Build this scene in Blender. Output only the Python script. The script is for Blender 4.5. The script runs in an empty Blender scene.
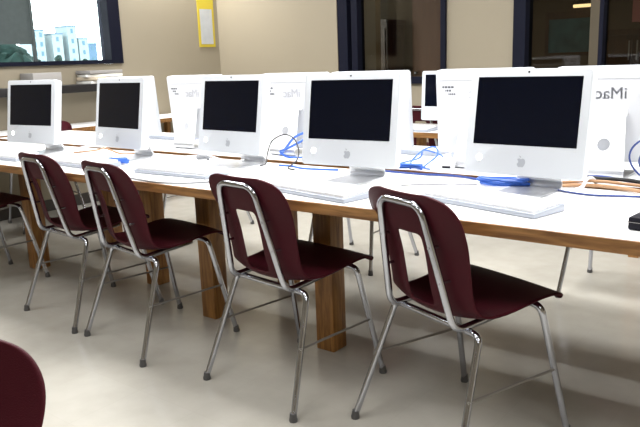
import bpy, bmesh, math, random
from mathutils import Vector, Matrix, Euler
random.seed(7)
PI = math.pi
S = bpy.context.scene
COL = S.collection

# ------------------------------------------------------------------ materials
def new_mat(name):
    m = bpy.data.materials.new(name); m.use_nodes = True
    nt = m.node_tree
    return m, nt, nt.nodes['Principled BSDF']

def pm(name, col, rough=.5, metal=0., spec=.5, var=0., scale=20., bump=0., coat=0., emit=None, es=0., stretch=None):
    m, nt, b = new_mat(name)
    b.inputs['Roughness'].default_value = rough
    b.inputs['Metallic'].default_value = metal
    b.inputs['Specular IOR Level'].default_value = spec
    b.inputs['Coat Weight'].default_value = coat
    c = (col[0], col[1], col[2], 1)
    b.inputs['Base Color'].default_value = c
    if var or bump:
        tc = nt.nodes.new('ShaderNodeTexCoord'); n = nt.nodes.new('ShaderNodeTexNoise')
        n.inputs['Scale'].default_value = scale; n.inputs['Detail'].default_value = 5
        if stretch:
            mp = nt.nodes.new('ShaderNodeMapping'); mp.inputs['Scale'].default_value = stretch
            nt.links.new(tc.outputs['Object'], mp.inputs['Vector']); nt.links.new(mp.outputs['Vector'], n.inputs['Vector'])
        else:
            nt.links.new(tc.outputs['Object'], n.inputs['Vector'])
        if var:
            r = nt.nodes.new('ShaderNodeValToRGB')
            r.color_ramp.elements[0].position = .3; r.color_ramp.elements[1].position = .7
            r.color_ramp.elements[0].color = tuple(max(0, x * (1 - var)) for x in col) + (1,)
            r.color_ramp.elements[1].color = tuple(min(1, x * (1 + var)) for x in col) + (1,)
            nt.links.new(n.outputs['Fac'], r.inputs['Fac']); nt.links.new(r.outputs['Color'], b.inputs['Base Color'])
        if bump:
            bp = nt.nodes.new('ShaderNodeBump'); bp.inputs['Strength'].default_value = bump; bp.inputs['Distance'].default_value = .004
            nt.links.new(n.outputs['Fac'], bp.inputs['Height']); nt.links.new(bp.outputs['Normal'], b.inputs['Normal'])
    if emit:
        b.inputs['Emission Color'].default_value = emit + (1,)
        b.inputs['Emission Strength'].default_value = es
    return m

def wood_mat(name, c1, c2, axis):
    m, nt, b = new_mat(name)
    tc = nt.nodes.new('ShaderNodeTexCoord'); mp = nt.nodes.new('ShaderNodeMapping')
    mp.inputs['Scale'].default_value = axis
    n = nt.nodes.new('ShaderNodeTexNoise'); n.inputs['Scale'].default_value = 6; n.inputs['Detail'].default_value = 8
    n.inputs['Distortion'].default_value = .6
    r = nt.nodes.new('ShaderNodeValToRGB')
    r.color_ramp.elements[0].position = .35; r.color_ramp.elements[1].position = .65
    r.color_ramp.elements[0].color = c1 + (1,); r.color_ramp.elements[1].color = c2 + (1,)
    nt.links.new(tc.outputs['Object'], mp.inputs['Vector']); nt.links.new(mp.outputs['Vector'], n.inputs['Vector'])
    nt.links.new(n.outputs['Fac'], r.inputs['Fac']); nt.links.new(r.outputs['Color'], b.inputs['Base Color'])
    b.inputs['Roughness'].default_value = .4
    return m

def floor_mat():
    m, nt, b = new_mat('waxed vinyl tile')
    tc = nt.nodes.new('ShaderNodeTexCoord')
    n = nt.nodes.new('ShaderNodeTexNoise'); n.inputs['Scale'].default_value = 9; n.inputs['Detail'].default_value = 9
    n2 = nt.nodes.new('ShaderNodeTexNoise'); n2.inputs['Scale'].default_value = 1.6; n2.inputs['Detail'].default_value = 3
    r = nt.nodes.new('ShaderNodeValToRGB')
    r.color_ramp.elements[0].position = .3; r.color_ramp.elements[1].position = .72
    r.color_ramp.elements[0].color = (.445, .43, .385, 1); r.color_ramp.elements[1].color = (.49, .475, .43, 1)
    br = nt.nodes.new('ShaderNodeTexBrick')
    br.offset = 0; br.inputs['Scale'].default_value = 1; br.inputs['Mortar Size'].default_value = .0016
    br.inputs['Brick Width'].default_value = .305; br.inputs['Row Height'].default_value = .305
    br.inputs['Color1'].default_value = (1, 1, 1, 1); br.inputs['Color2'].default_value = (.985, .98, .975, 1); br.inputs['Mortar'].default_value = (.96, .955, .945, 1)
    mx = nt.nodes.new('ShaderNodeMix'); mx.data_type = 'RGBA'; mx.blend_type = 'MULTIPLY'; mx.inputs[0].default_value = 1
    L = nt.links.new
    L(tc.outputs['Object'], n.inputs['Vector']); L(tc.outputs['Object'], n2.inputs['Vector']); L(tc.outputs['Object'], br.inputs['Vector'])
    L(n.outputs['Fac'], r.inputs['Fac']); L(r.outputs['Color'], mx.inputs[6]); L(br.outputs['Color'], mx.inputs[7])
    L(mx.outputs[2], b.inputs['Base Color'])
    mr = nt.nodes.new('ShaderNodeMapRange'); mr.inputs['To Min'].default_value = .13; mr.inputs['To Max'].default_value = .24
    L(n2.outputs['Fac'], mr.inputs['Value']); L(mr.outputs['Result'], b.inputs['Roughness'])
    b.inputs['Specular IOR Level'].default_value = .5
    return m

def wall_mat():
    m, nt, b = new_mat('tan painted wall')
    tc = nt.nodes.new('ShaderNodeTexCoord'); n = nt.nodes.new('ShaderNodeTexNoise')
    n.inputs['Scale'].default_value = 180; n.inputs['Detail'].default_value = 3
    bp = nt.nodes.new('ShaderNodeBump'); bp.inputs['Strength'].default_value = .12; bp.inputs['Distance'].default_value = .003
    nt.links.new(tc.outputs['Object'], n.inputs['Vector']); nt.links.new(n.outputs['Fac'], bp.inputs['Height'])
    nt.links.new(bp.outputs['Normal'], b.inputs['Normal'])
    b.inputs['Base Color'].default_value = (.27, .235, .172, 1); b.inputs['Roughness'].default_value = .7
    return m

def glass_mat(name, tint):
    m = bpy.data.materials.new(name); m.use_nodes = True; nt = m.node_tree
    nt.nodes.clear()
    o = nt.nodes.new('ShaderNodeOutputMaterial'); mx = nt.nodes.new('ShaderNodeMixShader')
    t = nt.nodes.new('ShaderNodeBsdfTransparent'); g = nt.nodes.new('ShaderNodeBsdfGlossy'); f = nt.nodes.new('ShaderNodeFresnel')
    t.inputs['Color'].default_value = tint + (1,); g.inputs['Roughness'].default_value = .02
    f.inputs['IOR'].default_value = 1.45
    nt.links.new(f.outputs['Fac'], mx.inputs['Fac']); nt.links.new(t.outputs[0], mx.inputs[1]); nt.links.new(g.outputs[0], mx.inputs[2])
    nt.links.new(mx.outputs[0], o.inputs['Surface'])
    return m

M = dict(
    floor=floor_mat(), wall=wall_mat(),
    ceiling=pm('ceiling tile', (.38, .375, .36), .9, var=.05, scale=60),
    base=pm('dark vinyl baseboard', (.03, .025, .022), .5),
    frame=pm('black window frame', (.006, .007, .016), .6, spec=.1),
    taupe=pm('taupe mullion', (.075, .062, .042), .6, spec=.2),
    glass=glass_mat('window glass', (.93, .95, .94)),
    smoked=glass_mat('tinted window glass', (.75, .72, .66)),
    lam=pm('white laminate', (.86, .87, .88), .32, var=.015, scale=8),
    edge=wood_mat('oak table edge', (.13, .055, .016), (.30, .15, .05), (1, 9, 9)),
    post=wood_mat('oak post', (.20, .085, .018), (.40, .19, .05), (9, 9, 1)),
    under=pm('brown particle board underside', (.12, .075, .04), .8, var=.15, scale=50),
    maroon=pm('maroon polypropylene', (.050, .0052, .0105), .46, spec=.13, bump=.25, scale=420),
    chrome=pm('chrome tube', (.47, .485, .54), .08, 1.),
    wire=pm('dull steel rod', (.30, .29, .28), .4, .8),
    glide=pm('grey glide', (.11, .11, .115), .35, .5),
    plug=pm('black plastic', (.005, .005, .010), .6, spec=.15),
    mac=pm('glossy white polycarbonate', (.57, .60, .645), .22, spec=.4),
    macback=pm('white polycarbonate back', (.60, .615, .65), .25),
    screen=pm('dark display', (.002, .003, .008), .12, spec=.2),
    vent=pm('pale grey slot', (.42, .43, .46), .6),
    logo=pm('grey emblem', (.33, .35, .39), .35),
    print=pm('grey print', (.07, .075, .09), .6),
    lettering=pm('silver grey lettering', (.42, .43, .465), .5),
    led=pm('white sleep light', (.9, .9, .9), .4, emit=(1, 1, 1), es=3.5),
    alu=pm('satin aluminium', (.55, .56, .58), .35, .85),
    alul=pm('satin white stand', (.84, .85, .86), .35),
    key=pm('white keycap', (.72, .73, .75), .4),
    tray=pm('clear keyboard tray', (.34, .37, .43), .25),
    blue=pm('blue cable jacket', (.035, .13, .55), .4),
    blued=pm('dark blue cable jacket', (.02, .05, .22), .4),
    white=pm('white cable jacket', (.75, .75, .75), .4),
    grey=pm('grey cable jacket', (.28, .29, .31), .5),
    orange=pm('tan cable jacket', (.36, .205, .105), .5),
    black=pm('black cable jacket', (.012, .012, .014), .5),
    paper=pm('paper', (.80, .80, .77), .8),
    postersheet=pm('printed white sheet', (.42, .44, .46), .8, var=.06, scale=14),
    yellow=pm('yellow card', (.50, .39, .03), .7),
    beige=pm('beige sheet', (.55, .47, .36), .8),
    greyshade=pm('grey shade cloth', (.05, .065, .066), .85, var=.08, scale=30),
    ledge=pm('dark ledge', (.012, .011, .012), .4),
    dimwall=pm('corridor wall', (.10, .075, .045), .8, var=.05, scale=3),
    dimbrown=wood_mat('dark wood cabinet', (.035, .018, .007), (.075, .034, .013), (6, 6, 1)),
    teal=pm('teal board', (.05, .13, .16), .7, var=.35, scale=5),
    tube=pm('fluorescent tube', (1, .9, .6), .4, emit=(1., .78, .42), es=2.2),
    lamp=pm('troffer diffuser', (1, 1, 1), .5, emit=(1, .98, .94), es=3),
    steel=pm('white enamel housing', (.8, .8, .8), .4),
    bld=pm('pale building', (.16, .205, .215), .8, var=.05, scale=1),
    bldb=pm('blue grey building', (.05, .10, .16), .7),
    pane=pm('building glazing', (.03, .09, .13), .4),
    leaf=pm('hedge leaves', (.012, .025, .022), .9, spec=.05, var=.5, scale=9),
    trunk=pm('bark', (.06, .04, .03), .9),
    ground=pm('pavement', (.5, .5, .5), .9, var=.1, scale=2),
    door=pm('brown corridor door', (.16, .06, .02), .5, var=.12, scale=4, stretch=(6, 6, .6)),
    pink=pm('pink notice', (.55, .22, .22), .7),
    tape=pm('grey carton', (.30, .29, .28), .8),
)

# ------------------------------------------------------------------ mesh helpers
def link(name, bm, mat, parent=None, smooth=True, angle=40):
    me = bpy.data.meshes.new(name)
    bmesh.ops.recalc_face_normals(bm, faces=bm.faces[:])
    if smooth:
        for f in bm.faces: f.smooth = True
        for e in bm.edges:
            if len(e.link_faces) == 2 and e.calc_face_angle(0) > math.radians(angle): e.smooth = False
    bm.to_mesh(me); bm.free()
    me.materials.append(mat)
    o = bpy.data.objects.new(name, me); COL.objects.link(o)
    if parent: o.parent = parent
    return o

def box(bm, x0, x1, y0, y1, z0, z1, bev=0, segs=2, mat=None):
    r = bmesh.ops.create_cube(bm, size=1)
    vs = r['verts']
    for v in vs:
        v.co = Vector(((x0 + x1) / 2 + v.co.x * (x1 - x0), (y0 + y1) / 2 + v.co.y * (y1 - y0), (z0 + z1) / 2 + v.co.z * (z1 - z0)))
    if bev:
        es = list({e for v in vs for e in v.link_edges})
        r2 = bmesh.ops.bevel(bm, geom=es, offset=bev, segments=segs, affect='EDGES', profile=.5)
        vs = list({v for f in r2['faces'] for v in f.verts} | {v for v in vs if v.is_valid})
    if mat is not None:
        for v in vs: v.co = mat @ v.co
    return vs

def fillet(pts, r, n=6):
    pts = [Vector(p) for p in pts]; out = [pts[0]]
    for i in range(1, len(pts) - 1):
        a, b, c = pts[i - 1], pts[i], pts[i + 1]
        rr = min(r, (a - b).length * .49, (c - b).length * .49)
        p0 = b + (a - b).normalized() * rr; p1 = b + (c - b).normalized() * rr
        for k in range(n + 1):
            t = k / n
            out.append((1 - t) ** 2 * p0 + 2 * t * (1 - t) * b + t * t * p1)
    out.append(pts[-1]); return out

def smooth_path(pts, n=6):
    P = [Vector(p) for p in pts]; P = [P[0] * 2 - P[1]] + P + [P[-1] * 2 - P[-2]]
    out = []
    for i in range(1, len(P) - 2):
        for k in range(n):
            t = k / n
            out.append(.5 * ((2 * P[i]) + (P[i + 1] - P[i - 1]) * t + (2 * P[i - 1] - 5 * P[i] + 4 * P[i + 1] - P[i + 2]) * t * t + (3 * P[i] - P[i - 1] - 3 * P[i + 1] + P[i + 2]) * t ** 3))
    out.append(P[-2]); return out

def tube(bm, pts, r, segs=10, cap=True):
    pts = [Vector(p) for p in pts]; n = len(pts)
    t = (pts[1] - pts[0]).normalized()
    nrm = t.orthogonal().normalized(); rings = []
    for i, p in enumerate(pts):
        tt = (pts[min(i + 1, n - 1)] - pts[max(i - 1, 0)])
        tt = tt.normalized() if tt.length > 1e-9 else t
        q = t.rotation_difference(tt); nrm = (q @ nrm); nrm = (nrm - nrm.dot(tt) * tt).normalized(); t = tt
        bn = t.cross(nrm); rr = r(i / (n - 1)) if callable(r) else r
        rings.append([bm.verts.new(p + rr * (math.cos(2 * PI * k / segs) * nrm + math.sin(2 * PI * k / segs) * bn)) for k in range(segs)])
    for a, b in zip(rings, rings[1:]):
        for k in range(segs): bm.faces.new((a[k], a[(k + 1) % segs], b[(k + 1) % segs], b[k]))
    if cap: bm.faces.new(rings[0][::-1]); bm.faces.new(rings[-1])

def prism(bm, poly, mat, depth):
    """flat outline (x,z) extruded along local +y by depth, then moved by mat"""
    a = [bm.verts.new(mat @ Vector((x, 0, z))) for x, z in poly]
    b = [bm.verts.new(mat @ Vector((x, depth, z))) for x, z in poly]
    bm.faces.new(a); bm.faces.new(b[::-1])
    n = len(poly)
    for i in range(n): bm.faces.new((a[i], b[i], b[(i + 1) % n], a[(i + 1) % n]))

def disc(bm, c, r, h, mat=Matrix(), n=16):
    prism(bm, [(c[0] + r * math.cos(2 * PI * k / n), c[2] + r * math.sin(2 * PI * k / n)) for k in range(n)], mat @ Matrix.Translation((0, c[1], 0)), h)

def tag(o, label, cat, group=None, kind=None):
    if label: o['label'] = label
    if cat: o['category'] = cat
    if group: o['group'] = group
    if kind: o['kind'] = kind
    return o

def thing(name, label, cat, loc=(0, 0, 0), rz=0, group=None):
    o = bpy.data.objects.new(name, None); COL.objects.link(o)
    o.empty_display_size = .05
    o.location = loc; o.rotation_euler = (0, 0, rz)
    return tag(o, label, cat, group)

KIDS = {}
def kids(o): return [c for c in bpy.data.objects if c.parent == o]
def dup(o, parent=None):
    ch = kids(o)
    c = o.copy(); COL.objects.link(c)
    if parent: c.parent = parent
    for k in ch: dup(k, c)
    return c

def struct(name, bm, mat, parent=None):
    o = link(name, bm, mat, parent, smooth=False)
    if not parent: o['kind'] = 'structure'
    return o

# ------------------------------------------------------------------ room
XL, XR, YF, YB, HC = -5.04, 3.2, -4.2, 3.65, 2.75
bm = bmesh.new(); box(bm, XL - .1, XR + .1, YF - .1, YB + .1, -.1, 0); struct('floor', bm, M['floor'])
bm = bmesh.new(); box(bm, XL - .1, XR + .1, YF - .1, YB + .1, HC, HC + .1); struct('ceiling', bm, M['ceiling'])

def wall_with_holes(name, axis, c0, c1, a0, a1, holes):
    """axis 'y': wall runs along x at y in c0..c1; axis 'x': runs along y"""
    bm = bmesh.new(); cur = a0
    def b(p, q, z0, z1):
        if axis == 'y': box(bm, p, q, c0, c1, z0, z1)
        else: box(bm, c0, c1, p, q, z0, z1)
    for h0, h1, z0, z1 in holes:
        b(cur, h0, 0, HC); b(h0, h1, 0, z0); b(h0, h1, z1, HC); cur = h1
    b(cur, a1, 0, HC)
    return struct(name, bm, M['wall'])

W1 = (-3.43, -2.31, .98, 2.25); W2 = (-1.715, 1.6, .98, 2.25); WL = (.2, 2.37, 1.25, 2.3)
wall_with_holes('wall_back', 'y', YB, YB + .12, XL - .1, XR + .1, [W1, W2])
wall_with_holes('wall_left', 'x', XL - .12, XL, YF - .1, YB, [WL])
bm = bmesh.new(); box(bm, XR, XR + .12, YF - .1, YB, 0, HC); struct('wall_right', bm, M['wall'])
bm = bmesh.new(); box(bm, XL, XR, YF - .12, YF, 0, HC); struct('wall_front', bm, M['wall'])
bm = bmesh.new(); box(bm, -3.86, W1[0] - .001, YB - .035, YB - .001, 0, HC - .001); struct('trim_1', bm, M['wall'])
bm = bmesh.new(); box(bm, XL + .001, -3.87, YB - .012, YB - .001, .001, .1); box(bm, -3.42, XR - .001, YB - .012, YB - .001, .001, .1); struct('baseboard_back', bm, M['base'])
bm = bmesh.new(); box(bm, XL + .001, XL + .012, YF + .001, YB - .015, .001, .1); struct('baseboard_left', bm, M['base'])

def window_back(name, w, left, right, bars, glassmat):
    x0, x1, z0, z1 = w
    bm = bmesh.new(); y0, y1 = YB - .03, YB + .12
    box(bm, x0 + .001, x0 + left, y0, y1, z0 + .001, z1 - .001)
    box(bm, x1 - right, x1 - .001, y0, y1, z0 + .001, z1 - .001)
    box(bm, x0 + left, x1 - right, y0, y1, z0 + .001, z0 + .06)
    box(bm, x0 + left, x1 - right, y0, y1, z1 - .06, z1 - .001)
    f = struct(name, bm, M['frame'])
    bm = bmesh.new(); box(bm, x0 + left, x1 - right, YB + .055, YB + .061, z0 + .06, z1 - .06); struct('pane', bm, glassmat, f)
    for a, b, mk in bars:
        bm = bmesh.new(); box(bm, a, b, YB - .02, YB + .10, z0 + .06, z1 - .06); struct('mullion', bm, M[mk], f)
    return f
f1 = window_back('window_1', W1, .11, .045, [(-3.28, -3.215, 'frame')], M['smoked'])
f2 = window_back('window_2', W2, .10, .06, [(-1.125, -1.06, 'taupe'), (-1.06, -1.03, 'frame'), (.1, .16, 'taupe')], M['smoked'])

# left window: frame, panes, divider, roller shade over its left light
bm = bmesh.new(); y0, y1, z0, z1 = WL
xa, xb = XL - .12, XL + .03
box(bm, xa, xb, y0 + .001, y0 + .1, z0 + .001, z1 - .001); box(bm, xa, xb, y1 - .13, y1 - .001, z0 + .001, z1 - .001)
box(bm, xa, xb, y0 + .1, y1 - .13, z0 + .001, z0 + .035); box(bm, xa, xb, y0 + .1, y1 - .13, z1 - .06, z1 - .001)
f3 = struct('window_3', bm, M['frame'])
bm = bmesh.new(); box(bm, XL - .075, XL - .069, y0 + .1, y1 - .13, z0 + .035, z1 - .06); struct('pane', bm, M['glass'], f3)
bm = bmesh.new(); box(bm, XL - .06, XL - .045, y0 + .105, 1.53, 1.43, z1 - .065); struct('roller_shade', bm, M['greyshade'], f3)
bm = bmesh.new(); box(bm, XL - .068, XL - .04, 1.515, 1.54, z0 + .035, z1 - .062); struct('divider', bm, M['greyshade'], f3)

# ------------------------------------------------------------------ outside the left window
bm = bmesh.new(); box(bm, -180, XL - .3, -40, 140, -.2, -.05); g = link('pavement', bm, M['ground'], smooth=False); g['kind'] = 'structure'; g['label'] = 'bright paved ground outside the left window'
def building(x, y, w, d, h, mk, label):
    t = thing('building', label, 'building', (x, y, -.05))
    bm = bmesh.new(); box(bm, -d / 2, d / 2, -w / 2, w / 2, 0, h); link('wall', bm, M[mk], t, False)
    bm = bmesh.new(); box(bm, -d / 2 - .1, d / 2 + .1, -w / 2 - .1, w / 2 + .1, h, h + .18); link('roof', bm, M['bldb'], t, False)
    nz = max(1, int(h / 1.6)); ny = max(1, int(w / 1.1))
    for i in range(nz):
        for j in range(ny):
            bm = bmesh.new(); cy = -w / 2 + (j + .5) * w / ny; cz = (i + .55) * h / nz
            box(bm, d / 2, d / 2 + .04, cy - .25, cy + .25, cz - .4, cz + .4); link('window', bm, M['pane'], t, False)
for px, w, h, mk, lb in ((52, 2.6, 8.2, 'bld', 'pale tower leftmost outside the bright window'), (62, 1.6, 6.0, 'bldb', 'low blue block left of the middle outside the bright window'),
        (70, 2.1, 7.6, 'bld', 'pale tower second from the left outside the bright window'), (78, 1.5, 6.2, 'bldb', 'low blue block in the middle outside the bright window'),
        (84.5, 1.9, 9.0, 'bld', 'tallest pale tower outside the bright window'), (95, 2.0, 6.8, 'bld', 'pale tower right of the tallest outside the bright window'),
        (104, 2.0, 5.8, 'bldb', 'low blue block rightmost outside the bright window')):
    far_k = 1.07 if mk == 'bldb' else 1
    building(-.577 - 119.4 * far_k, -1.81 + (68.11 + (px - 40) * .215) * far_k, w, 4, h * far_k, mk, lb)
def tree(name, x, y, h, r, label):
    t = thing(name, label, 'tree', (x, y, -.05))
    bm = bmesh.new(); tube(bm, [(0, 0, 0), (.03, .02, h * .5), (0, 0, h * .8)], lambda s: .12 * (1 - .5 * s), 8); link('trunk', bm, M['trunk'], t)
    bm = bmesh.new()
    for k in range(9):
        c = Vector((random.uniform(-.5, .5) * r, random.uniform(-.6, .6) * r, h * (.55 + .5 * random.random())))
        res = bmesh.ops.create_icosphere(bm, subdivisions=2, radius=r * random.uniform(.4, .65))
        for v in res['verts']: v.co = c + v.co * random.uniform(.85, 1.15)
    link('crown', bm, M['leaf'], t)
tree('tree', -24, 12.35, 1.5, .3, 'small dark tree at the foot of the bright window view, left')
tree('tree', -24, 13.55, 1.65, .2, 'small dark tree in the middle of the bright window view')
tree('tree', -24, 14.75, 1.55, .28, 'small dark tree at the right of the bright window view')
t = thing('hedge', 'dark clipped hedge outside under the grey roller shade', 'hedge', (-7.5, 2.78, -.05))
bm = bmesh.new()
for k in range(60):
    c = Vector((random.uniform(-.3, .3), random.uniform(-.5, .1), random.uniform(.1, 1.42)))
    res = bmesh.ops.create_icosphere(bm, subdivisions=1, radius=random.uniform(.18, .3))
    for v in res['verts']: v.co = c + v.co * random.uniform(.8, 1.2)
link('foliage', bm, M['leaf'], t)

# ------------------------------------------------------------------ dim room behind the back windows
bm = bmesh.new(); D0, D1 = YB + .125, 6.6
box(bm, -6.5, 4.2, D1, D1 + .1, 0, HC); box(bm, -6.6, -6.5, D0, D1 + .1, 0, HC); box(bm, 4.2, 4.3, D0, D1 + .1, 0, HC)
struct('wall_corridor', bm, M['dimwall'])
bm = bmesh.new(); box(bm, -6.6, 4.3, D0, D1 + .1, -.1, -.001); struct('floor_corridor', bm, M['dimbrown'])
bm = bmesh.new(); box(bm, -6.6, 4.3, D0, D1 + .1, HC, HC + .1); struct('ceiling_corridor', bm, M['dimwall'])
bm = bmesh.new(); box(bm, -4.55, -3.62, 4.55, 4.65, .001, HC - .001); struct('wall_partition', bm, M['wall'])
def cabinet(x0, x1, z1, label):
    t = thing('tall_cabinet', label, 'cabinet', ((x0 + x1) / 2, D1 - .25, 0)); w = x1 - x0
    bm = bmesh.new(); box(bm, -w / 2, w / 2, -.2, .24, 0, z1); link('body', bm, M['dimbrown'], t, False)
    for s in (0, 1):
        bm = bmesh.new(); box(bm, -w / 2 + .02 + s * w / 2, s * w / 2 - .02, -.222, -.2, .1, z1 - .05); d = link('door', bm, M['dimbrown'], t, False)
        bm = bmesh.new(); tube(bm, [(-.04 + s * .08, -.24, 1.1), (-.04 + s * .08, -.24, 1.3)], .008, 8); link('handle', bm, M['wire'], d)
    bm = bmesh.new(); box(bm, -w / 2 - .02, w / 2 + .02, -.24, .24, z1, z1 + .06); link('cornice', bm, M['dimbrown'], t, False)
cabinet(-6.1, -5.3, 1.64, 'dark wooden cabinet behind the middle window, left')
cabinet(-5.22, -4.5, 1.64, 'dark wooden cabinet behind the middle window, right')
t = thing('corridor_door', 'brown door seen through the right edge of the middle window', 'door', (-3.95, D1 - .05, 0))
bm = bmesh.new(); box(bm, -.4, .4, 0, .03, .005, 2.02); link('leaf', bm, M['door'], t, False)
bm = bmesh.new(); bmesh.ops.create_uvsphere(bm, u_segments=12, v_segments=8, radius=.03, matrix=Matrix.Translation((-.33, -.04, 1.0))); tube(bm, [(-.33, 0, 1.0), (-.33, -.04, 1.0)], .012, 8); link('knob', bm, M['chrome'], t)
def lampthing(x, y, z, w, label):
    t = thing('strip_light', label, 'light', (x, y, z))
    bm = bmesh.new(); box(bm, -w / 2, w / 2, -.05, .05, .0, .05); link('housing', bm, M['taupe'], t, False)
    bm = bmesh.new(); tube(bm, [(-w / 2, 0, -.018), (w / 2, 0, -.018)], .018, 10); link('tube', bm, M['tube'], t)
lampthing(-2.08, 6.4, 1.72, .20, 'lit yellow strip light seen through the right window')
t = thing('pin_board', 'teal pin board seen through the right window', 'board', (-2.1, D1 - .02, 1.2))
bm = bmesh.new(); box(bm, -.42, .15, 0, .018, 0, .38); link('panel', bm, M['teal'], t, False)
bm = bmesh.new()
box(bm, -.46, .19, -.01, .018, -.04, 0); box(bm, -.46, .19, -.01, .018, .38, .46); box(bm, -.46, -.42, -.01, .018, 0, .38); box(bm, .15, .19, -.01, .018, 0, .38)
link('board_frame', bm, M['dimbrown'], t, False)
bm = bmesh.new(); box(bm, -1.60, -1.46, D1 - .012, D1 - .002, 1.50, 1.74); tag(link('notice', bm, M['pink'], None, False), 'pink notice on the far corridor wall, right edge of the photo', 'notice')
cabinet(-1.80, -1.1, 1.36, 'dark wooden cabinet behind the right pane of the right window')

# ------------------------------------------------------------------ chair
def shell_bm():
    prof = [(.248, .464), (.246, .473), (.238, .480), (.212, .484), (.155, .483), (.08, .468), (.01, .453), (-.055, .442), (-.10, .443), (-.130, .455), (-.150, .478),
            (-.162, .515), (-.173, .570), (-.183, .63), (-.194, .675), (-.204, .705), (-.214, .74), (-.222, .775), (-.228, .805), (-.232, .822), (-.235, .832)]
    hw = [.197, .207, .213, .216, .217, .215, .212, .208, .202, .196, .190, .186, .186, .191, .199, .206, .211, .207, .186, .156, .100]
    curl = [-.012, -.008, -.004, .0, .006, .010, .014, .022, .030, .038, .043, .045, .046, .046, .043, .038, .033, .027, .019, .012, .005]
    us = [-1, -.93, -.8, -.58, -.30, -.15, 0, .15, .30, .58, .8, .93, 1]
    bm = bmesh.new(); rows = []
    n = len(prof)
    for i, (y, z) in enumerate(prof):
        a = prof[max(0, i - 1)]; b = prof[min(n - 1, i + 1)]
        ty, tz = b[0] - a[0], b[1] - a[1]; l = math.hypot(ty, tz)
        ny, nz = (tz / l, -ty / l)           # towards the sitter: up on the seat, forward on the back
        if i < 3: ny, nz = 0, 1
        row = []
        for u in us:
            c = curl[i] * abs(u) ** 2.3
            row.append(bm.verts.new((u * hw[i], y + ny * c, z + nz * c)))
        rows.append(row)
    for i in range(n - 1):
        for j in range(len(us) - 1):
            if 10 <= i <= 14 and 4 <= j <= 7: continue       # the opening in the lower back
            bm.faces.new((rows[i][j], rows[i][j + 1], rows[i + 1][j + 1], rows[i + 1][j]))
    # shape the opening: narrower at its top, with eased corners
    for i in range(10, 16):
        k = (i - 10) / 5
        for j in range(5, 8): pass
        rows[i][4].co.x *= .92 - .12 * k; rows[i][8].co.x *= .92 - .12 * k
    bmesh.ops.recalc_face_normals(bm, faces=bm.faces[:])
    # rolled rim
    be = [e for e in bm.edges if len(e.link_faces) == 1]
    bmesh.ops.solidify(bm, geom=bm.faces[:], thickness=.009)
    return bm

def make_chair():
    t = thing('school_chair', 'x', 'chair', group='maroon school chairs')
    sh = link('shell', shell_bm(), M['maroon'], t, angle=180)
    sm = sh.modifiers.new('sub', 'SUBSURF'); sm.levels = 2; sm.render_levels = 2
    R = .0112
    for nm, ys, yf, xf in (('rear', -.105, -.245, .250), ('front', .155, .250, .236)):
        zb = .412 if nm == 'rear' else .447
        bm = bmesh.new(); tube(bm, [(-.135, ys, zb), (.135, ys, zb)], R, 12); link('cross_rail', bm, M['chrome'], t)
        for s in (-1, 1):
            bm = bmesh.new()
            p = fillet([(s * .135, ys, zb), (s * .195, ys, zb), (s * xf, yf, .012)], .05, 7)
            tube(bm, p, R, 12); lg = link('leg', bm, M['chrome'], t)
            bm = bmesh.new(); tube(bm, [(s * xf, yf * 1.002, .0), (s * xf, yf * 1.002, .008), (s * (xf - .0005), yf, .014), (s * (xf - .0015), yf * .995, .030)], lambda q: (.0145, .0155, .0135, .0125)[min(3, int(q * 3.01))], 12)
            link('foot_glide', bm, M['glide'], lg)
    for s in (-1, 1):
        bm = bmesh.new(); tube(bm, [(s * .226, -.178, .235), (s * .219, .204, .235)], .0045, 8); link('stretcher', bm, M['wire'], t)
    # back frame: an inverted U behind the shell whose ends run forward under the seat
    bm = bmesh.new()
    pts = [(-.148, .10, .447), (-.150, -.163, .424), (-.094, -.242, .803), (.094, -.242, .803), (.150, -.163, .424), (.148, .10, .447)]
    tube(bm, fillet(pts, .045, 7), .0115, 12); link('back_frame', bm, M['chrome'], t)
    for x, z in ((-.113, .68), (.113, .68), (-.130, .575), (.130, .575)):
        bm = bmesh.new(); yy = -.242 + (.803 - z) / .356 * .079
        tube(bm, [(x, yy - .014, z), (x, yy + .035, z)], .005, 8); link('rivet', bm, M['chrome'], t)
    return t
chair0 = make_chair()
used = [False]
def chair(x, y, deg, label, group=None, z=0):
    if not used[0]: c = chair0; used[0] = True
    else: c = dup(chair0)
    c.location = (x, y, z); c.rotation_euler = (0, 0, math.radians(deg)); c['label'] = label
    c['group'] = group or 'maroon school chairs'
    return c
chair(-.40, .13, -20, 'maroon plastic chair with chrome legs, rightmost of the four whole chairs along the near table')
chair(-1.10, .12, -7, 'maroon plastic chair with chrome legs, second from the right along the near table')
chair(-1.905, .12, -8, 'maroon plastic chair with chrome legs, third from the right along the near table')
chair(-2.495, .165, -5, 'maroon plastic chair with chrome legs, fourth from the right along the near table')
chair(-3.47, .10, -3, 'maroon chair cut by the left edge, only its seat and legs in view')
chair(-.375, -1.61, 215, 'maroon chair back in the bottom left corner of the photo, nearest the camera')
chair(-.33, 1.80, 178, 'far side chair, its chrome legs seen under the table near the right edge', 'chairs across the tables')
chair(-1.82, 1.62, 180, 'far side chair, its legs seen under the table left of the rightmost near chair', 'chairs across the tables')
chair(-3.35, 1.75, 178, 'far side chair, its legs seen under the table behind the third near chair', 'chairs across the tables')
chair(-2.27, 3.34, 0, 'maroon chair standing at the back wall, seen between two white computers', 'chairs across the tables')
chair(-4.58, 1.17, 75, 'maroon chair by the left wall, seen between the two leftmost computers', 'chairs across the tables')

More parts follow.
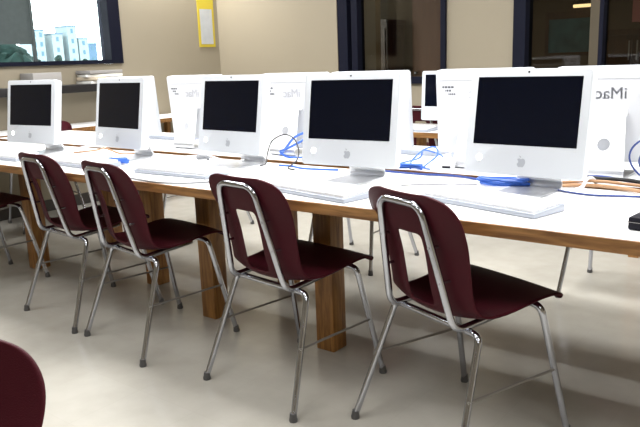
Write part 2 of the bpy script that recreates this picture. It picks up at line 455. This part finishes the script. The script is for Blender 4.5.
# ------------------------------------------------------------------ tables
TZ, TZ2 = .74, .748
def table(name, label, x0, x1, y0, y1, z, th=.036):
    t = thing(name, label, 'table', ((x0 + x1) / 2, (y0 + y1) / 2, 0)); w = (x1 - x0) / 2; d = (y1 - y0) / 2
    bm = bmesh.new(); box(bm, -w + .012, w - .012, -d + .012, d - .012, z - .004, z); link('laminate_top', bm, M['lam'], t, False)
    bm = bmesh.new(); box(bm, -w + .012, w - .012, -d + .012, d - .012, z - th, z - .004); link('core', bm, M['under'], t, False)
    bm = bmesh.new(); box(bm, -w, w, -d, -d + .012, z - th, z); box(bm, -w, w, d - .012, d, z - th, z)
    box(bm, -w, -w + .012, -d + .012, d - .012, z - th, z); box(bm, w - .012, w, -d + .012, d - .012, z - th, z)
    link('wood_edge', bm, M['edge'], t, False)
    return t
def post(t, x, y, z, r=.046):
    bm = bmesh.new(); c = t.location
    box(bm, x - r - c.x, x + r - c.x, y - r - c.y, y + r - c.y, 0, z, .004); link('post', bm, M['post'], t)
near = table('computer_table', 'long white topped table with oak edge, nearest the camera', -4.35, 1.3, 0, .675, TZ)
for x, y in ((-3.46, .43), (-2.54, .62), (-1.87, .43), (-1.155, .43)): post(near, x, y, TZ - .036)
bm = bmesh.new(); box(bm, -2.75, 2.75, .28, .30, TZ - .12, TZ - .036)
link('apron', bm, M['under'], near, False)
far = table('computer_table', 'white topped table with oak edge behind the near one, carrying computers seen from the back', -4.35, 1.3, .695, 1.30, TZ2)
for x in (-3.5, -1.9, 1.0): post(far, x, 1.02, TZ2 - .036)
wt = table('wall_table', 'white table by the back window carrying a computer that faces the camera', -2.28, -.3, 2.42, 3.02, .70)
for x in (-2.15, -.45): post(wt, x, 2.5, .664, .03); post(wt, x, 2.94, .664, .03)
st = table('side_table', 'pale table against the left wall behind the two leftmost computers', XL + .02, XL + .5, -.3, 2.9, .74)
for y in (-.2, 2.8): post(st, XL + .06, y, .704, .025); post(st, XL + .46, y, .704, .025)

# ------------------------------------------------------------------ computers
BW, BH, BT = .426, .358, .052
def letters(txt, size, mat4, depth):
    cu = bpy.data.curves.new('lettering', 'FONT'); cu.body = txt; cu.size = size; cu.align_x = 'CENTER'; cu.resolution_u = 4; cu.extrude = depth
    o = bpy.data.objects.new('lettering', cu); COL.objects.link(o)
    dg = bpy.context.evaluated_depsgraph_get(); me = bpy.data.meshes.new_from_object(o.evaluated_get(dg))
    bpy.data.objects.remove(o); bm = bmesh.new(); bm.from_mesh(me); bpy.data.meshes.remove(me)
    g = bm.verts[:] + bm.edges[:] + bm.faces[:]
    for d in (-.0011, .0011):
        r = bmesh.ops.duplicate(bm, geom=g)
        for v in r['geom']:
            if isinstance(v, bmesh.types.BMVert): v.co.x += d
    for v in bm.verts: v.co = mat4 @ v.co
    return bm

APPLE = [(0, .29), (.15, .36), (.32, .34), (.44, .24), (.34, .12), (.29, -.02), (.34, -.15), (.46, -.24), (.38, -.42), (.25, -.58), (.12, -.57), (0, -.53), (-.12, -.57), (-.25, -.58), (-.38, -.42), (-.48, -.18), (-.5, .02), (-.45, .22), (-.32, .34), (-.15, .36)]
LEAF = [(.01, .42), (.03, .55), (.11, .64), (.22, .69), (.21, .57), (.13, .47)]

def make_computer(tilt, hz=.066, name='desktop_computer'):
    t = thing(name, 'x', 'computer', group='white desktop computers')
    T = Matrix.Translation((0, 0, hz)) @ Matrix.Rotation(-tilt, 4, 'X')
    bm = bmesh.new(); box(bm, -BW / 2, BW / 2, 0, .024, 0, BH)
    es = [e for e in bm.edges if abs(e.verts[0].co.y - e.verts[1].co.y) > .01]
    bmesh.ops.bevel(bm, geom=es, offset=.014, segments=4, affect='EDGES', profile=.5)
    es = [e for e in bm.edges if e.verts[0].co.y < .001 and e.verts[1].co.y < .001]
    bmesh.ops.bevel(bm, geom=es, offset=.004, segments=2, affect='EDGES', profile=.5)
    for v in bm.verts: v.co = T @ v.co
    link('front_case', bm, M['mac'], t)
    bm = bmesh.new(); box(bm, -BW / 2 + .001, BW / 2 - .001, .024, BT, .001, BH - .001)
    es = [e for e in bm.edges if abs(e.verts[0].co.y - e.verts[1].co.y) > .01]
    bmesh.ops.bevel(bm, geom=es, offset=.014, segments=4, affect='EDGES', profile=.5)
    es = [e for e in bm.edges if e.verts[0].co.y > BT - .001 and e.verts[1].co.y > BT - .001]
    bmesh.ops.bevel(bm, geom=es, offset=.012, segments=3, affect='EDGES', profile=.5)
    for v in bm.verts: v.co = T @ v.co
    bk = link('back_case', bm, M['macback'], t)
    bm = bmesh.new(); box(bm, -BW / 2 + .018, BW / 2 - .018, BT - .002, BT + .0006, BH - .047, BH - .043, mat=T); link('vent_slot', bm, M['vent'], bk, False)
    bm = bmesh.new(); sw, sh, tb = .367, .230, .026
    box(bm, -sw / 2, sw / 2, -.0012, .004, BH - tb - sh, BH - tb, .0005, 1, mat=T); link('screen', bm, M['screen'], t, False)
    bm = bmesh.new(); disc(bm, (0, -.001, BH - .011), .0035, .002, T, 12); link('webcam', bm, M['plug'], t)
    bm = bmesh.new(); P = T @ Matrix.Translation((0, -.0008, .048)) @ Matrix.Scale(-.031, 4, (1, 0, 0)) @ Matrix.Scale(.031, 4, (0, 0, 1))
    prism(bm, APPLE, P, .002); prism(bm, LEAF, P, .002); link('emblem', bm, M['logo'], t, False)
    bm = bmesh.new(); disc(bm, (-BW / 2 + .057, -.0015, .055), .0115, .002, T, 20); link('sleep_light', bm, M['led'], t)
    # printed lines and lettering on the back (mirrored, as in the photo)
    bm = bmesh.new()
    for k, (a, b) in enumerate(((.125, .178), (.138, .165), (.118, .150))):
        x = a
        while x < b:
            w = .006 + .006 * ((k * 7 + int(x * 1000)) % 3) / 2
            box(bm, x, min(x + w, b), BT - .001, BT + .0006, BH - .076 - k * .015, BH - .068 - k * .015, mat=T); x += w + .003
    link('fine_print', bm, M['print'], bk, False)
    P = T @ Matrix.Translation((0, BT + .0003, BH - .118)) @ Matrix.Rotation(PI / 2, 4, 'X')
    link('lettering', letters('iMac', .062, P, .0004), M['lettering'], bk, False)
    # stand: foot plate bent up into a leaning leg with a cable hole
    sw2 = .082; th = .007
    bm = bmesh.new()
    prof = fillet([(-.045, .0035), (.178, .0035), (.062 + .012, .225)], .03, 6)
    foot = [p for p in ([(-.045, 0.0035), (.148, .0035)])]
    arc = fillet([(-.045, .0035, 0), (.172, .0035, 0), (.118, .13, 0)], .03, 6)[:-1]
    def plate(path, name, parent):
        bm = bmesh.new(); rows = []
        for i, p in enumerate(path):
            a = path[max(0, i - 1)]; b = path[min(len(path) - 1, i + 1)]
            d = Vector((b[0] - a[0], b[1] - a[1])).normalized(); nx, nz = -d[1] * th / 2, d[0] * th / 2
            rows.append([bm.verts.new((s * sw2, p[0] + q * nx, p[1] + q * nz)) for s, q in ((-1, -1), (1, -1), (1, 1), (-1, 1))])
        for a, b in zip(rows, rows[1:]):
            for k in range(4): bm.faces.new((a[k], a[(k + 1) % 4], b[(k + 1) % 4], b[k]))
        bm.faces.new(rows[0]); bm.faces.new(rows[-1][::-1])
        return link(name, bm, M['alu'], parent, angle=30)
    foot = plate(arc, 'stand_foot', t)
    e0 = Vector((0, arc[-1][0], arc[-1][1])); e1 = Vector((0, .094, .248)); up = (e1 - e0); L = up.length
    ang = math.atan2(-(e1.y - e0.y), e1.z - e0.z)
    bm = bmesh.new(); tw = .064
    oc = [(-sw2, 0), (sw2, 0), (tw, L - .02), (tw - .02, L), (-tw + .02, L), (-tw, L - .02)]
    hc = [(.024 * math.cos(2 * PI * k / 20), .095 + .024 * math.sin(2 * PI * k / 20)) for k in range(20)]
    def loop(ps, y): return [bm.verts.new((x, y, z)) for x, z in ps]
    for y in (-th / 2, th / 2):
        o = loop(oc, y); h = loop(hc, y); ed = []
        for l in (o, h):
            for i in range(len(l)): ed.append(bm.edges.new((l[i], l[(i + 1) % len(l)])))
        bmesh.ops.triangle_fill(bm, use_beauty=True, use_dissolve=False, edges=ed)
        if y < 0: A = (o, h)
        else: B = (o, h)
    for a, b in zip(A, B):
        for i in range(len(a)): bm.faces.new((a[i], a[(i + 1) % len(a)], b[(i + 1) % len(a)], b[i]))
    Mx = Matrix.Translation(e0) @ Matrix.Rotation(ang, 4, 'X')
    for v in bm.verts: v.co = Mx @ v.co
    link('stand_leg', bm, M['alul'], t, angle=30)
    bm = bmesh.new(); y = math.sin(tilt) * .175 + BT
    tube(bm, [(-.06, y + .012, .238), (.06, y + .012, .238)], .016, 12); link('hinge', bm, M['alul'], t)
    return t
mac0 = make_computer(.155); macf = make_computer(.07, .05)
mused = []
def computer(x, y, deg, label, z=TZ, group='white desktop computers in the near row'):
    p = mac0 if z == TZ else macf
    c = dup(p) if p in mused else p; mused.append(p)
    c.location = (x, y, z); c.rotation_euler = (0, 0, math.radians(deg)); c['label'] = label; c['group'] = group
    return c
computer(-.336, .436, -3, 'white all-in-one computer facing the camera, largest and rightmost')
computer(-1.008, .368, 4, 'white computer facing the camera, second largest screen, blue cable at its left')
computer(-1.761, .469, -3, 'white all-in-one computer facing the camera, middle of the five in the near row')
computer(-2.485, .387, -3.4, 'white computer facing the camera, second from the left in the near row')
computer(-3.20, .316, 6, 'white all-in-one computer facing the camera, leftmost of the near row')
FX = [(-.19, 180, 'white computer seen from behind at the right edge, lettering and stand in view'),
      (-.71, 181, 'white computer seen from behind left of the largest screen, fine print in view'),
      (-1.285, 180, 'white computer seen from behind, a strip beside the second screen from the right'),
      (-1.74, 180, 'white computer seen from behind, between the middle screen and the one right of it'),
      (-2.48, 180, 'white computer seen from behind, left of the middle screen, grey stand in view'),
      (-3.07, 180, 'white computer seen from behind, a strip beside the second screen from the left')]
for x, a, lb in FX: computer(x, .995, a, lb, TZ2, 'white desktop computers in the far row')
computer(-1.85, 2.78, 0, 'white computer facing the camera on the table by the back window', .70, 'computer by the back window')

# ------------------------------------------------------------------ keyboards
def make_keyboard():
    t = thing('keyboard', 'x', 'keyboard', group='white keyboards')
    bm = bmesh.new(); vs = box(bm, -.228, .228, -.078, .078, .0, .016, .005, 2)
    for v in bm.verts: v.co.z *= 1 + .5 * (v.co.y + .078) / .156
    link('tray', bm, M['tray'], t)
    bm = bmesh.new()
    for r in range(6):
        n = 17 if r != 0 else 9
        for k in range(n):
            w = .436 / n; x = -.218 + k * w; y = -.068 + r * .0228
            zt = .0255 + .008 * (y + .078) / .156
            box(bm, x + .001, x + w - .001, y + .001, y + .0215, .014, zt)
    link('keys', bm, M['key'], t, False)
    bm = bmesh.new(); tube(bm, smooth_path([(.15, .078, .012), (.17, .10, .004), (.22, .115, .0035), (.25, .15, .0035)]), .003, 8); link('keyboard_cable', bm, M['white'], t)
    return t
kb0 = make_keyboard(); kused = [False]
def keyboard(x, y, deg, label, z=TZ, group='white keyboards'):
    k = kb0 if not kused[0] else dup(kb0); kused[0] = True
    k.location = (x, y, z); k.rotation_euler = (0, 0, math.radians(deg)); k['label'] = label; k['group'] = group
keyboard(-.36, .245, -14, 'white keyboard before the largest screen, right end of the near table')
keyboard(-.99, .15, -10, 'white keyboard before the second screen from the right')
keyboard(-1.82, .235, 2, 'white keyboard before the middle screen')
keyboard(-2.52, .20, -4, 'white keyboard before the second screen from the left')
keyboard(-3.22, .17, 3, 'white keyboard before the leftmost screen')
keyboard(-2.05, 2.53, 0, 'white keyboard on the table by the back window', .70)
for x in (-.72, -1.25, -1.85, -3.0): keyboard(x, 1.19, 180, {-.72: 'far side keyboard behind the largest screen', -1.25: 'far side keyboard showing between the second screen and its right neighbour', -1.85: 'far side keyboard behind the loop of black cable', -3.0: 'far side keyboard behind the second screen from the left'}[x], TZ2, 'far side keyboards')

# ------------------------------------------------------------------ mice
def mouse(x, y, deg, label, mk='key', z=TZ):
    t = thing('mouse', label, 'mouse', (x, y, z), math.radians(deg))
    bm = bmesh.new(); bmesh.ops.create_uvsphere(bm, u_segments=20, v_segments=12, radius=1)
    for v in bm.verts: v.co = Vector((v.co.x * .03, v.co.y * .055, max(0, v.co.z) * .03))
    bmesh.ops.remove_doubles(bm, verts=bm.verts[:], dist=.0002); link('body', bm, M[mk], t)
    bm = bmesh.new(); disc(bm, (0, 0, 0), .004, .003, Matrix.Translation((0, .034, .0235)) @ Matrix.Rotation(PI / 2, 4, 'X'), 10); link('scroll_ball', bm, M['vent'], t)
mouse(-2.85, .13, 10, 'white mouse at the left end of the table beside the leftmost keyboard')

# ------------------------------------------------------------------ cables and clutter
def cable(name, pts, r, mk, label, cat='cable', plug=True, group=None):
    bm = bmesh.new(); sp = smooth_path(pts, 8); tube(bm, sp, r, 8)
    o = link(name, bm, M[mk]); tag(o, label, cat, group)
    return o
z1 = TZ + .004; z2 = TZ2 + .004
cable('network_cable', [(-1.63, .55, z1), (-1.66, .62, z1), (-1.71, .69, z2 + .03), (-1.72, .74, .835), (-1.66, .76, .865), (-1.58, .74, .85), (-1.53, .71, .80), (-1.50, .655, TZ + .02), (-1.47, .56, z1), (-1.40, .52, z1)], .0035, 'black', 'black cable looping up between the middle screen and the next one right')
cable('network_cable', [(-1.56, .60, z1), (-1.48, .60, z1), (-1.38, .57, z1), (-1.22, .60, z1)], .005, 'blue', 'blue cable lying flat left of the second screen from the right')
cable('network_cable', [(-1.76, .84, z2), (-1.70, .80, z2 + .03), (-1.65, .77, .81), (-1.62, .79, .85), (-1.58, .82, .87), (-1.54, .80, .86), (-1.57, .76, .83), (-1.63, .74, .80), (-1.68, .75, .78), (-1.64, .78, z2), (-1.54, .84, z2)], .006, 'blue', 'bright blue cable bunched against the second screen from the right, left side')
def coil(name, c, rx, ry, turns, r, mk, label, ang=0, z=z1):
    pts = []
    n = int(turns * 10)
    for k in range(n + 1):
        a = 2 * PI * k / 10; q = 1 - .12 * math.sin(k * 1.7); x = rx * q * math.cos(a); y = ry * q * math.sin(a)
        pts.append((c[0] + x * math.cos(ang) - y * math.sin(ang), c[1] + x * math.sin(ang) + y * math.cos(ang), z + .0035 * k / 10 * 1.6 + .004 * math.sin(k * 2.3) ** 2))
    return cable(name, pts, r, mk, label, 'cable')
coil('cable_coil', (-.455, .575), .085, .03, 4, .0055, 'blue', 'blue cable coiled on the table below the left part of the largest screen', .1)
coil('cable_coil', (-2.36, .30), .055, .03, 4, .0055, 'blue', 'blue cable coiled under the second screen from the left', .1)
coil('cable_coil', (-.99, .72), .11, .025, 3, .0045, 'blue', 'blue cable tangle at the table joint right of the second screen', .1, z2)
cable('network_cable', [(-1.05, .80, z2), (-1.02, .95, z2 + .01), (-1.06, 1.06, z2 + .03), (-1.02, 1.12, z2 + .01), (-.98, 1.1, z2)], .0035, 'blue', 'thin blue cable rising behind the joint, left of the fine print')
cable('network_cable', [(-.93, .72, z2), (-.97, .80, z2 + .02), (-.955, .88, z2 + .06), (-.91, .90, z2 + .07), (-.88, .86, z2 + .04), (-.90, .78, z2), (-.85, .74, z2)], .0035, 'blue', 'thin blue cable loop standing below the fine print')
cable('network_cable', [(-1.02, .66, z1), (-.85, .655, z1), (-.70, .655, z1 + .004), (-.58, .64, z1), (-.52, .60, z1)], .0045, 'blued', 'dark blue cable along the table joint left of the largest screen')
cable('power_cable', [(-.30, .62, z1), (-.2, .66, z1 + .006), (-.08, .655, z1 + .008), (.06, .62, z1 + .004), (.3, .63, z1)], .0065, 'orange', 'tan cable bundle along the joint right of the largest screen')
cable('power_cable', [(-.28, .655, z1 + .01), (-.16, .67, z1 + .022), (-.02, .66, z1 + .02), (.1, .665, z1 + .012), (.3, .66, z1 + .01)], .0055, 'orange', 'upper tan cable in the bundle right of the largest screen')
cable('power_cable', [(-.30, .80, z2), (-.22, .76, z2 + .012), (-.14, .73, z2 + .02), (0, .73, z2 + .006), (.2, .74, z2)], .0055, 'blued', 'dark blue cable running from under the rightmost stand')
cable('network_cable', [(-.30, .60, z1), (-.22, .55, z1), (-.12, .53, z1), (-.02, .56, z1), (.10, .58, z1), (.25, .56, z1)], .0035, 'blued', 'thin dark blue cable curving below the tan bundle')
cable('network_cable', [(-.78, .40, z1), (-.72, .46, z1), (-.62, .50, z1), (-.54, .54, z1)], .003, 'grey', 'thin grey cable left of the coil under the largest screen')
cable('white_cable', [(-2.28, .06, z1), (-2.1, .05, z1), (-1.9, .03, z1), (-1.72, .015, z1), (-1.6, .05, z1), (-1.52, .12, z1)], .0042, 'grey', 'grey cable lying along the near edge left of the second chair')
cable('white_cable', [(-2.30, .55, z1), (-2.2, .62, z1 + .004), (-2.05, .60, z1 + .02), (-1.98, .63, z1)], .004, 'white', 'white cable at the joint left of the middle screen')
coil('cable_coil', (-2.07, .60), .035, .025, 3, .005, 'grey', 'small grey coil of cable at the joint left of the middle screen', 0)
cable('white_cable', [(-1.95, .56, z1), (-1.86, .60, z1 + .005), (-1.76, .57, z1), (-1.68, .60, z1)], .004, 'white', 'white cable under the middle screen')
cable('white_cable', [(-3.0, .46, z1), (-2.9, .55, z1 + .01), (-2.78, .52, z1 + .03), (-2.70, .56, z1), (-2.6, .6, z1)], .005, 'orange', 'tan cable between the two leftmost screens')
cable('white_cable', [(-3.02, .40, z1), (-2.96, .50, z1 + .03), (-2.90, .60, z1 + .02), (-2.82, .55, z1), (-2.72, .45, z1)], .004, 'white', 'white cable beside the leftmost screen')
cable('power_cable', [(-.31, .70, z2 + .004), (-.24, .70, z2 + .022), (-.16, .715, z2 + .016), (-.06, .70, z2 + .02), (.08, .71, z2 + .004), (.25, .70, z2)], .007, 'black', 'black cable bent up behind the tan bundle at the right')
cable('white_cable', [(-.20, .59, z1), (-.185, .625, z1 + .008), (-.18, .655, z1 + .03), (-.17, .685, z1 + .028), (-.165, .71, z2)], .006, 'white', 'short white tie over the tan cable bundle')
# standing loops of blue wire at the right edge
for k, (r, lb) in enumerate(((.105, 'larger blue wire loop standing beside the rightmost stand'), (.085, 'smaller blue wire loop standing beside the rightmost stand'))):
    bm = bmesh.new(); c = Vector((.03 + .01 * k, .775 + .012 * k, TZ2 + r * .82 + .004))
    tube(bm, [c + Vector((r * math.cos(a) * 1., .02 * math.sin(2 * a), r * .8 * math.sin(a))) for a in [2 * PI * i / 40 for i in range(41)]], .0035, 8, cap=False)
    tag(link('cable_loop', bm, M['blued']), lb, 'cable')
# small power adapter
t = thing('power_adapter', 'white power adapter block on the far table left of the largest screen', 'adapter', (-.80, .80, TZ2), .2)
bm = bmesh.new(); box(bm, -.03, .03, -.03, .03, 0, .03, .006); link('body', bm, M['key'], t)
bm = bmesh.new(); box(bm, -.012, .022, -.0315, -.028, .008, .016); link('socket', bm, M['plug'], t, False)
# black case at the right edge
t = thing('black_case', 'small black case on the near table at the right edge of the photo', 'case', (.175, .16, TZ), math.radians(-6))
bm = bmesh.new(); box(bm, -.075, .09, -.05, .05, 0, .036, .006); link('body', bm, M['plug'], t)
bm = bmesh.new(); box(bm, -.076, .091, -.051, .051, .021, .0225); link('zip', bm, M['wire'], t, False)
# papers
def sheet(x, y, deg, w, d, z, label, mk='paper'):
    bm = bmesh.new(); box(bm, -w / 2, w / 2, -d / 2, d / 2, 0, .0012); o = link('paper_sheet', bm, M[mk], None, False)
    o.location = (x, y, z); o.rotation_euler = (0, 0, math.radians(deg)); tag(o, label, 'paper')
sheet(-.80, .30, 20, .21, .28, TZ, 'white paper sheet lying left of the keyboard before the largest screen')

# ------------------------------------------------------------------ left wall things
t = thing('wall_ledge', 'dark ledge on the left wall under the bright window', 'ledge', (XL + .0, 1.3, 1.05))
bm = bmesh.new(); box(bm, .001, .26, -1.2, .95, -.035, .03, .003); link('ledge_board', bm, M['ledge'], t)
for y in (-1, -.1, .8):
    bm = bmesh.new(); prism(bm, [(.001, -.035), (.22, -.035), (.001, -.2)], Matrix.Translation((0, y, 0)), .02); link('bracket', bm, M['ledge'], t, False)
def pile(x, y, n, label, w=.22):
    for k in range(n):
        t = bmesh.new(); box(t, -.11, .11, -w / 2, w / 2, 0, .022 + .006 * (k % 2), .002)
        o = link('paper_stack', t, M[('paper', 'beige', 'paper', 'tape')[k % 4]])
        o.location = (x, y, 1.0805 + .0285 * k); o.rotation_euler = (0, 0, .25 * math.sin(k * 2.1)); tag(o, label[k], 'paper')
pile(XL + .13, 2.02, 4, ['white ream of paper at the bottom of the stack on the dark ledge', 'beige folder second from the bottom of the stack on the dark ledge', 'white ream of paper third from the bottom on the dark ledge', 'grey folder on top of the stack on the dark ledge'], .34)
bm = bmesh.new(); box(bm, -.1, .1, -.13, .13, 0, .11, .004); o = link('carton', bm, M['tape']); o.location = (XL + .13, 1.45, 1.0805); tag(o, 'grey carton on the dark ledge above the leftmost computer', 'carton')

# yellow poster
t = thing('wall_poster', 'yellow poster with a white sheet on the tan wall near the corner', 'poster', (XL + .002, 3.475, 1.39))
bm = bmesh.new(); box(bm, 0, .006, -.115, .115, 0, .60, .001, 1); link('backing', bm, M['yellow'], t, False)
bm = bmesh.new(); box(bm, .006, .0075, -.085, .085, .03, .385); link('white_sheet', bm, M['postersheet'], t, False)
# ------------------------------------------------------------------ lights
def troffer(x, y, w, d, power, label):
    t = thing('ceiling_light', label, 'light', (x, y, HC))
    bm = bmesh.new(); box(bm, -w / 2 - .03, w / 2 + .03, -d / 2 - .03, d / 2 + .03, -.03, -.001); link('housing', bm, M['steel'], t, False)
    bm = bmesh.new(); box(bm, -w / 2, w / 2, -d / 2, d / 2, -.034, -.03); link('diffuser', bm, M['lamp'], t, False)
    L = bpy.data.lights.new('lamp', 'AREA'); L.shape = 'RECTANGLE'; L.size = w; L.size_y = d; L.energy = power; L.color = (1, .99, .975)
    o = bpy.data.objects.new('lamp', L); COL.objects.link(o); o.location = (0, 0, -.04); o.parent = t
names = {-3.2: 'left', -.9: 'middle', 1.4: 'right'}
for x in (-3.2, -.9, 1.4):
    for y, nm, pw in ((-2.8, 'rear', 8), (-1.0, 'near', 22), (.65, 'table', 66), (2.0, 'window side', 26)):
        troffer(x, y, 1.2, .55, pw + (5 if nm == 'rear' and x > 1 else 0), 'ceiling light panel above the room, %s column, %s row' % (names[x], nm))
troffer(-4.86, 2.85, .2, 1.0, 60, 'narrow added fill light panel brightening the back wall near the corner')  # extra fill panel, added to brighten the back wall beside the corner

L = bpy.data.lights.new('corridor_fill', 'AREA'); L.size = .5; L.energy = 9; L.color = (1, .8, .55)  # unseen fill light added to brighten the partition and the dim corridor
o = bpy.data.objects.new('corridor_fill', L); COL.objects.link(o); o.location = (-2.9, 4.25, HC - .02)

w = bpy.data.worlds.new('sky'); S.world = w; w.use_nodes = True
bg = w.node_tree.nodes['Background']; bg.inputs['Color'].default_value = (.88, .96, 1, 1); bg.inputs['Strength'].default_value = 9

# ------------------------------------------------------------------ camera
cam = bpy.data.cameras.new('camera'); co = bpy.data.objects.new('camera', cam); COL.objects.link(co)
cam.sensor_width = 36; cam.lens = 700 / 640 * 36; cam.clip_start = .02; cam.clip_end = 200
r = Vector((0.78875072, 0.61370213, -0.03524192)); u = Vector((-0.10411768, 0.18987807, 0.97627139)); fw = Vector((-0.6058315, 0.76636546, -0.21366371))
mw = Matrix((r, u, -fw)).transposed().to_4x4(); mw.translation = (0.57670382, -1.81025676, 1.21100473)
co.matrix_world = mw
S.camera = co
S.view_settings.view_transform = 'Standard'; S.view_settings.look = 'None'; S.view_settings.gamma = 1; S.view_settings.exposure = 0.0
